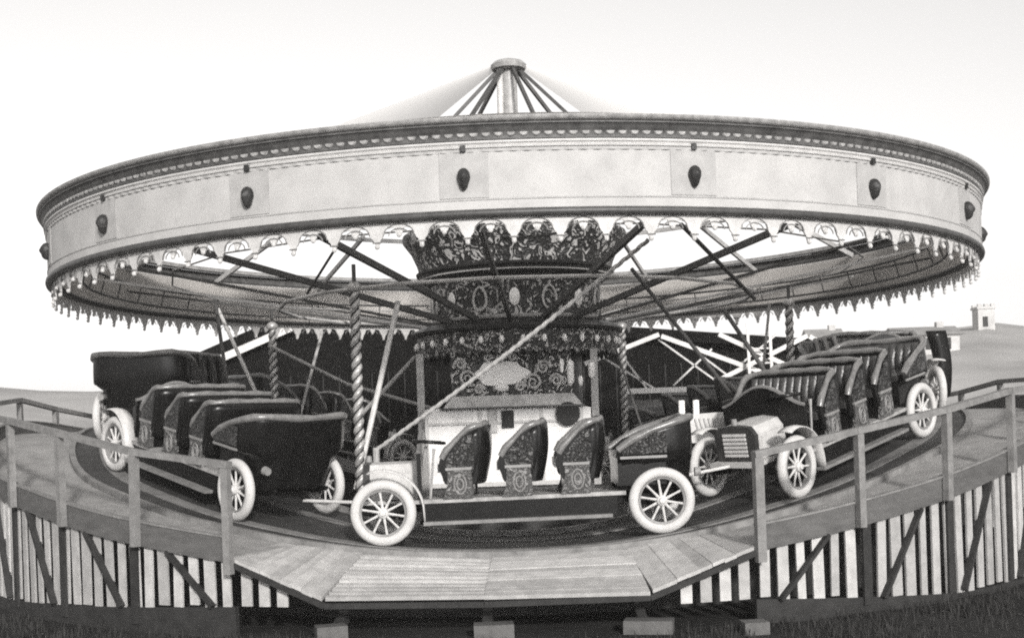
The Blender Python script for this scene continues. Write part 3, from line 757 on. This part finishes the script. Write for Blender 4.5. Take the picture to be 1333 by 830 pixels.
# ------------------------------------------------------------------ the motor cars (local: x forward, y outward, z up from the wheel bottoms)
def make_car():
    car = thing('motor_car', 'x', 'motor car', (0, 0, 0), 'motor cars of the ride')
    L = lambda n_, mb, mt_, p=car, **k: link(n_, mb, mt_, p, local=True, **k)
    m = MB()
    for s in (-1, 1): m.box((0, s * .30, .37), (3.3, .06, .09))
    for x in (-1.2, -.4, .4, 1.1): m.box((x, 0, .365), (.06, .58, .06))
    L('chassis', m, M['black'])
    m = MB()
    for s in (-1, 1):
        m.box((.03, s * .30, .44), (2.2, .58, .04))
    L('floor_board', m, M['carfloor'])
    for s in (-1, 1):
        m = MB().box((.02, s * .545, .315), (2.0, .03, .205)); L('apron', m, M['black'])
        m = MB().prism([(1.02, .20), (1.02, .235), (-.92, .235), (-.92, .20)], s * .562, s * .665); L('running_board', m, M['kerb'])
    for x in (1.435, -1.435):
        L('axle', MB().tube([(x, -.55, .345), (x, .55, .345)], .03, 8), M['rim'])
        for s in (-1, 1):
            pts = [(x + .38 * (i / 8 - .5) * 2, s * .33, .30 + .09 * ((i / 8 - .5) * 2) ** 2) for i in range(9)]
            L('spring', MB().tube(pts, .025, 6), M['black'])
    # wheels
    for x in (1.435, -1.435):
        for s in (-1, 1):
            def spin(prof, n=40):
                mm = MB().lathe(prof, n, closed=True); mm.v = [(a + x, c + s * .585, b + .345) for a, b, c in mm.v]; return mm
            wobj = L('wheel', spin([(.222, -.028), (.222, .028), (.24, .034), (.24, -.034)]), M['rim'])
            prof = [(.288 + .054 * math.cos(q), .052 * math.sin(q)) for q in [2 * PI * i / 14 for i in range(14)]]
            prof = [(max(r_, .2405), z_) for r_, z_ in prof]
            L('tyre', spin(prof, 48), M['tyre'], wobj)
            mm = MB()
            for k in range(10):
                q = 2 * PI * (k + .3) / 10
                mm.tube([(x + .03 * math.cos(q), s * .585, .345 + .03 * math.sin(q)), (x + .15 * math.cos(q), s * .585, .345 + .15 * math.sin(q)), (x + .226 * math.cos(q), s * .585, .345 + .226 * math.sin(q))], [.017, .011, .014], 6)
            L('spokes', mm, M['spoke'], wobj)
            mm = MB().lathe([(.001, .075), (.028, .07), (.034, .05), (.052, .04), (.055, -.03), (.03, -.05), (.001, -.05)], 18)
            mm.v = [(a + x, s * (c) + s * .585, b + .345) for a, b, c in mm.v]
            L('hub', mm, M['spoke'], wobj)
    # front mudguards sweeping back to the running board
    for s in (-1, 1):
        m = MB(); pts = []
        for i in range(15):
            q = R(62 + i * 118 / 14); pts.append((1.435 - .42 * math.cos(PI - q) * 1.0, .345 + .44 * math.sin(q)))
        pts = [(1.435 + .43 * math.cos(R(70 + i * 110 / 14)), .345 + .44 * math.sin(R(70 + i * 110 / 14))) for i in range(15)] + [(1.0, .24)]
        vs = []; fs = []
        for x_, z_ in pts: vs += [(x_, s * .50, z_), (x_, s * .585, z_ + .012), (x_, s * .68, z_ - .004)]
        for i in range(len(pts) - 1):
            for k in range(2): fs.append((i * 3 + k, i * 3 + k + 1, i * 3 + k + 4, i * 3 + k + 3))
        m.add(vs, fs); L('mudguard', m, M['bonnet'], solid=.012, sharp=80)
    # bonnet and radiator
    m = MB()
    sec = [(-.235, .46), (-.25, .74), (-.19, .83), (0, .855), (.19, .83), (.25, .74), (.235, .46)]
    m.prism([(a, b) for a, b in sec], 1.08, 1.60, 'x'); bn = L('bonnet', m, M['bonnet'], sharp=25)
    for s in (-1, 1):
        L('side_panel', MB().box((1.34, s * .246, .62), (.36, .016, .2), Matrix.Rotation(-s * .05, 3, 'X')), M['bonnetpale'], bn)
    m = MB().prism([(a * 1.07, b + .008) for a, b in sec], 1.602, 1.67, 'x'); rd = L('radiator', m, M['drumdark'], sharp=25)
    m = MB()
    for k in range(6): m.box((1.676, 0, .53 + k * .045), (.016, .30, .03))
    L('grille', m, M['bonnetpale'], rd)
    L('radiator_cap', MB().lathe([(.001, .93), (.03, .925), (.035, .86)], 12, c=(1.63, 0)), M['rim'], rd)
    m = MB().box((1.60, 0, .435), (.34, .62, .045)); m.box((1.42, .0, .43), (.6, .5, .03)); L('front_apron', m, M['bonnet'])
    # arched scuttle
    n_ = 24; top = []
    for i in range(n_ + 1):
        y_ = -.54 + 1.08 * i / n_; top.append((y_, .94 + .22 * (.5 + .5 * math.cos(PI * y_ / .54)) ** .8))
    out = [(-.54, .465)] + top + [(.54, .465)]
    L('scuttle', MB().prism(out, 1.03, 1.075, 'x'), M['black'])
    L('scuttle_edge', MB().tube([(1.0525, a, b + .008) for a, b in top], .026, 6), M['roll'])  # pale tone paints the light catching the scuttle's top edge
    # steering
    L('steering_column', MB().tube([(1.10, .24, .50), (.98, .24, 1.04)], .016, 8), M['steel'])
    pts = [(.96 + .165 * math.cos(q), .24 + .165 * math.sin(q), 1.05 + .02 * math.cos(q)) for q in [2 * PI * i / 28 for i in range(29)]]
    m = MB().tube(pts, .017, 8)
    for k in range(4): q = PI / 4 + k * PI / 2; m.tube([(.96, .24, 1.045), (.96 + .16 * math.cos(q), .24 + .16 * math.sin(q), 1.05)], .01, 6)
    L('steering_wheel', m, M['black'])
    L('brake_lever', MB().tube([(.95, .50, .46), (.90, .52, .9), (.89, .52, .98)], [.014, .014, .022], 6), M['steel'])
    # three open benches
    ear = [(.155, .70), (.18, .79), (.165, .88), (.10, .955), (.03, 1.02), (-.05, 1.10), (-.13, 1.165), (-.205, 1.185), (-.262, 1.16), (-.268, 1.10), (-.25, .98), (-.225, .82), (-.205, .66), (-.16, .60), (.10, .60)]
    ped = [(.15, .462), (.115, .55), (.10, .66), (.10, .745), (-.145, .755), (-.155, .66), (-.165, .55), (-.16, .462)]
    def smooth(pts, n=4):
        out_ = []; N_ = len(pts)
        for i in range(N_):
            p0, p1, p2, p3 = (Vector(pts[(i + k) % N_]) for k in (-1, 0, 1, 2))
            for j in range(n):
                t_ = j / n
                q = .5 * (2 * p1 + (p2 - p0) * t_ + (2 * p0 - 5 * p1 + 4 * p2 - p3) * t_ ** 2 + (3 * p1 - p0 - 3 * p2 + p3) * t_ ** 3)
                out_.append((q.x, q.y))
        return out_
    ear_s = smooth(ear)
    def bench(xs, hw, name='bench'):
        bo = L(name, MB().box((xs - .02, 0, .60), (.25, hw * 2 - .1, .27)), M['black'])
        m = MB().box((xs + .02, 0, .775), (.36, hw * 2 - .1, .085)); L('cushion', m, M['leather'], bo)
        for s in (-1, 1):
            y0, y1 = sorted((s * hw, s * (hw - .05)))
            L('side_ear', MB().prism([(xs + a, b) for a, b in ear_s], y0, y1), M['black'], bo)
            yo = s * (hw + .002); y0, y1 = sorted((yo, s * (hw + .014)))
            c0 = (-.065, .90); carv = [(xs + c0[0] + (a - c0[0]) * .72, c0[1] + (b - c0[1]) * .74) for a, b in ear_s[:49]]
            L('carved_panel', MB().prism(carv, y0, y1), M['ornatecar'], bo)
            y0, y1 = sorted((s * (hw + .02), s * (hw - .03)))
            pm = L('pedestal', MB().prism([(xs + a, b) for a, b in ped], y0, y1), M['ornateped'], bo)
            for rr in (1, .55):
                pts = [(xs - .03 + .062 * rr * math.cos(q), s * (hw + .022), .605 + .10 * rr * math.sin(q)) for q in [2 * PI * i / 20 for i in range(21)]]
                L('ring_ornament', MB().tube(pts, .008, 5), M['rim'], bo)
            L('seat_moulding', MB().box((xs - .02, s * (hw + .006), .765), (.27, .045, .028)), M['rim'], bo)
        m = MB()
        nu, nv = 88, 12
        def fr(u, v):
            y_ = (u - .5) * 2 * (hw - .05); z_ = .80 + .36 * v
            x_ = xs - .135 - .10 * v - .03 * (1 - v) ** 2
            pleat = abs(math.sin(PI * (u * 11))) ** .6
            return (x_ + .045 * pleat * (.35 + .65 * math.sin(PI * min(1, v * .9 + .12))), y_, z_)
        m.grid(fr, nu, nv)
        L('buttoned_back', m, M['leather'], bo, sharp=70)
        pl_ = [(xs - .10, hw + .004, 1.10), (xs - .17, hw + .012, 1.155), (xs - .235, hw - .01, 1.18), (xs - .285, hw - .07, 1.195), (xs - .315, hw - .18, 1.205), (xs - .33, .16, 1.21)]
        pl_ = pl_ + [(a, -b, c) for a, b, c in reversed(pl_)]; sv = []; sf = []; q_ = 8
        for a, b, c in pl_:
            for k in range(q_ + 1):
                f_ = k / q_; z_ = .60 + (c - .60) * f_; bul = .045 * math.sin(PI * f_ * .85) - .05 * (1 - f_)
                sv.append((a - bul, b * (1 + bul * .25), z_))
        for i in range(len(pl_) - 1):
            for k in range(q_): sf.append((i * (q_ + 1) + k, i * (q_ + 1) + k + 1, (i + 1) * (q_ + 1) + k + 1, (i + 1) * (q_ + 1) + k))
        L('back_shell', MB().add(sv, sf), M['black'], bo, solid=.03, sharp=80)
        e = [(.15, .86), (.10, .945), (.03, 1.01), (-.05, 1.09), (-.13, 1.155), (-.20, 1.178)]
        pts = [(xs + a, hw - .025, b + .012) for a, b in e] + [(xs - .265, hw - .06, 1.20)] + [(xs - .30, hw - .18 - (2 * hw - .36) * i / 10, 1.215) for i in range(11)] + [(xs - .265, -hw + .06, 1.20)] + [(xs + a, -hw + .025, b + .012) for a, b in reversed(e)]
        L('rolled_edge', MB().tube(pts, [.036 + .006 * math.sin(i * 1.7) for i in range(len(pts))], 10), M['roll'], bo)
        return bo
    for xs in (.66, .05, -.55): bench(xs, .60)
    # rear tonneau wrapped round the last bench
    pl = [(-1.0, .60), (-1.15, .605), (-1.35, .61), (-1.52, .60), (-1.64, .55), (-1.71, .45), (-1.735, .30), (-1.74, .1)]
    plan = pl + [(x_, -y_) for x_, y_ in reversed(pl)]
    def top_h(i):
        j = min(i, len(plan) - 1 - i); return (.88, .98, 1.07, 1.14, 1.18, 1.195, 1.19, 1.175)[j]
    vs = []; fs = []
    lv = 14
    for i, (x_, y_) in enumerate(plan):
        for k in range(lv + 1):
            f_ = k / lv; z0_ = .44 if x_ > -1.5 else .36; z_ = z0_ + (top_h(i) - z0_) * f_
            fl = .06 * math.sin(PI * f_ * .9) + .05 * f_ * f_
            ox = (x_ - fl * .9) if x_ < -1.5 else x_
            nar = 1 - .21 * max(0, min(1, (.78 - z_) / .05))              # tucked in above the wheels
            vs.append((ox, y_ * (1 + fl) * nar, z_))
    for i in range(len(plan) - 1):
        for k in range(lv): fs.append((i * (lv + 1) + k, i * (lv + 1) + k + 1, (i + 1) * (lv + 1) + k + 1, (i + 1) * (lv + 1) + k))
    m = MB().add(vs, fs); tn = L('tonneau', m, M['black'], solid=.035, sharp=80)
    pts = [vs[i * (lv + 1) + lv] for i in range(len(plan))]
    L('rolled_edge', MB().tube(pts, [.04 + .006 * math.sin(i * 2.1) for i in range(len(pts))], 10), M['roll'], tn)
    for s in (-1, 1):
        y0, y1 = sorted((s * .655, s * .672))
        L('carved_panel', MB().prism([(-1.04, .86), (-1.04, .90), (-1.16, .945), (-1.36, 1.04), (-1.5, 1.06), (-1.5, .84), (-1.04, .83)], y0, y1), M['ornatecar'], tn)
        L('seat_moulding', MB().box((-1.26, s * .648, .80), (.48, .03, .026)), M['rim'], tn)
    bo = L('rear_seat', MB().box((-1.25, 0, .66), (.5, 1.1, .3)), M['black'])
    m = MB()
    def fr2(u, v):
        pleat = abs(math.sin(PI * u * 11)) ** .6
        return (-1.52 - .09 * v + .045 * pleat * math.sin(PI * min(1, v * .9 + .12)), (u - .5) * 1.14, .82 + .35 * v)
    m.grid(fr2, 88, 10); L('buttoned_back', m, M['leather'], bo, sharp=70)
    L('cushion', MB().box((-1.24, 0, .83), (.5, 1.1, .07)), M['leather'], bo)
    # coupling rod to the car ahead
    L('drawbar', MB().tube([(1.25, .12, .40), (1.6, .02, .42), (2.42, -.38, .46)], .018, 8), M['paleiron'])
    L('rear_step', MB().box((-1.78, .1, .34), (.16, .34, .03)), M['black'])
    m = MB().tube([(-1.80, .47, .62), (-1.86, .47, .62)], [.05, .042], 14); L('tail_lamp', m, M['rim'])
    return car
car0 = make_car()
spots = [
    (0.0, 'open motor car with four side-on benches standing at the boarding ramp'),
    (-46.2, 'dark motor car seen from behind, climbing behind the left handrail'),
    (44.6, 'motor car with pale radiator and buttoned seats behind the right handrail'),
    (-89.5, 'motor car cresting the left hill, only its tall black back showing'),
    (88.5, 'motor car nosing over the right hill beyond the buttoned seats'),
    (134, 'far motor car in front of the open timber stall'),
    (179, 'far motor car hidden mostly behind the white organ'),
    (-135, 'far motor car in front of the black shed, left of the drum'),
]
for i, (a, lab) in enumerate(spots):
    c = car0 if i == 0 else copy_tree(car0)
    zf, zr = ztrack(a - 14.5), ztrack(a + 14.5)
    pit = math.atan2(zf - zr, 2.87)
    fwd = -Vector((math.cos(R(a)), math.sin(R(a)), 0)); out = Vector((math.sin(R(a)), -math.cos(R(a)), 0))
    f3 = fwd * math.cos(pit) + Vector((0, 0, 1)) * math.sin(pit); up = f3.cross(out)
    rot = Matrix((f3, out, up)).transposed()
    c.rotation_euler = rot.to_euler()
    c.location = P(5.135, a, (zf + zr) / 2 + .006)
    c['label'] = lab

# ------------------------------------------------------------------ haze over the far country
hz = MB().box((0, 0, 6.25), (1900, 1900, 14.5)); ho = link('haze', hz, [])
hm = bpy.data.materials.new('haze'); hm.use_nodes = True; hn = hm.node_tree; hn.nodes.remove(hn.nodes['Principled BSDF'])
pv = hn.nodes.new('ShaderNodeVolumePrincipled'); pv.inputs['Density'].default_value = .001; pv.inputs['Color'].default_value = (.97, .95, .93, 1)
hn.links.new(pv.outputs[0], hn.nodes['Material Output'].inputs['Volume']); ho.data.materials.append(hm); ho['kind'] = 'stuff'
# ------------------------------------------------------------------ small timber by the ramp
def blk(x, y, d, rz, label):
    m = MB().box((0, 0, d[2] / 2), d); o = link('timber_block', m, M['block']); o.location = (x, y, -.2); o.rotation_euler = (0, 0, rz)
    tag(o, label, 'timber', 'timber packing blocks')
blk(2.00, -7.58, (.22, .2, .12), .1, 'pale timber block under the right end of the ramp skirt')
blk(1.10, -7.30, (.44, .22, .12), -.2, 'flat timber block under the right front corner of the ramp')
blk(-.30, -7.3, (.36, .22, .13), .05, 'timber block under the middle seam of the ramp')
blk(-1.80, -7.1, (.28, .2, .13), .3, 'timber block under the left front corner of the ramp')
# pebbles and clods on the trodden ground
pb = MB(); rnd = random.Random(3)
for k in range(500):
    a = rnd.uniform(-50, 50); r = rnd.uniform(7.6, 11.5); c0 = P(r, a, 0)
    d_ = rnd.uniform(.006, .018)
    o_ = len(pb.v); pb.ball((c0.x, c0.y, -.2 + d_ * .3), d_, 6, 4, (rnd.uniform(.8, 1.5), rnd.uniform(.7, 1.2), rnd.uniform(.5, .8)))
po = link('gravel', pb, M['track']); po['kind'] = 'stuff'

# tall black upright, taken for part of the last car, on an added stake
bx_, by_ = 5.97, -1.0; bz_ = ztrack(80)
bd = thing('black_upright', 'tall narrow black upright at the far right edge of the track', 'board', (bx_, by_, bz_))
vs = []; fs = []
for i in range(13):
    f_ = i / 12; z_ = bz_ + .22 + f_ * .92; off = .07 * f_ - .05 * math.sin(f_ * PI)
    for w0 in (-.14, .14): vs.append((bx_ + w0 * (1 - .25 * (1 - f_)) - off, by_, z_))
for i in range(12): fs.append((i * 2, i * 2 + 1, i * 2 + 3, i * 2 + 2))
link('panel', MB().add(vs, fs), M['black'], bd, solid=.03)
link('stake', MB().box((bx_, by_ + .05, bz_ + .3), (.06, .05, .7)), M['dark'], bd)
# rough grass along the foot of the skirt
gm = MB(); rnd = random.Random(9)
for k in range(1500):
    a = rnd.uniform(-48, 48); r = 7.44 + abs(rnd.gauss(0, 1.1))
    if -16 < a < 11 and r < 7.7: continue
    c0 = P(r, a, -.21)
    for b_ in range(5):
        h_ = rnd.uniform(.04, .13); q = rnd.uniform(0, 6.28); w_ = .006; lean = rnd.uniform(.01, .05); b0 = c0 + Vector((rnd.gauss(0, .03), rnd.gauss(0, .03), 0))
        u_ = Vector((math.cos(q), math.sin(q), 0)); n_ = Vector((-math.sin(q), math.cos(q), 0))
        gm.add([b0 - u_ * w_, b0 + u_ * w_, b0 + u_ * w_ * .6 + n_ * lean * .5 + Vector((0, 0, h_ * .6)), b0 + n_ * lean * 1.4 + Vector((0, 0, h_)), b0 - u_ * w_ * .6 + n_ * lean * .5 + Vector((0, 0, h_ * .6))], [(0, 1, 2, 4), (4, 2, 3)])
gr = link('grass', gm, M['tree']); gr['kind'] = 'stuff'
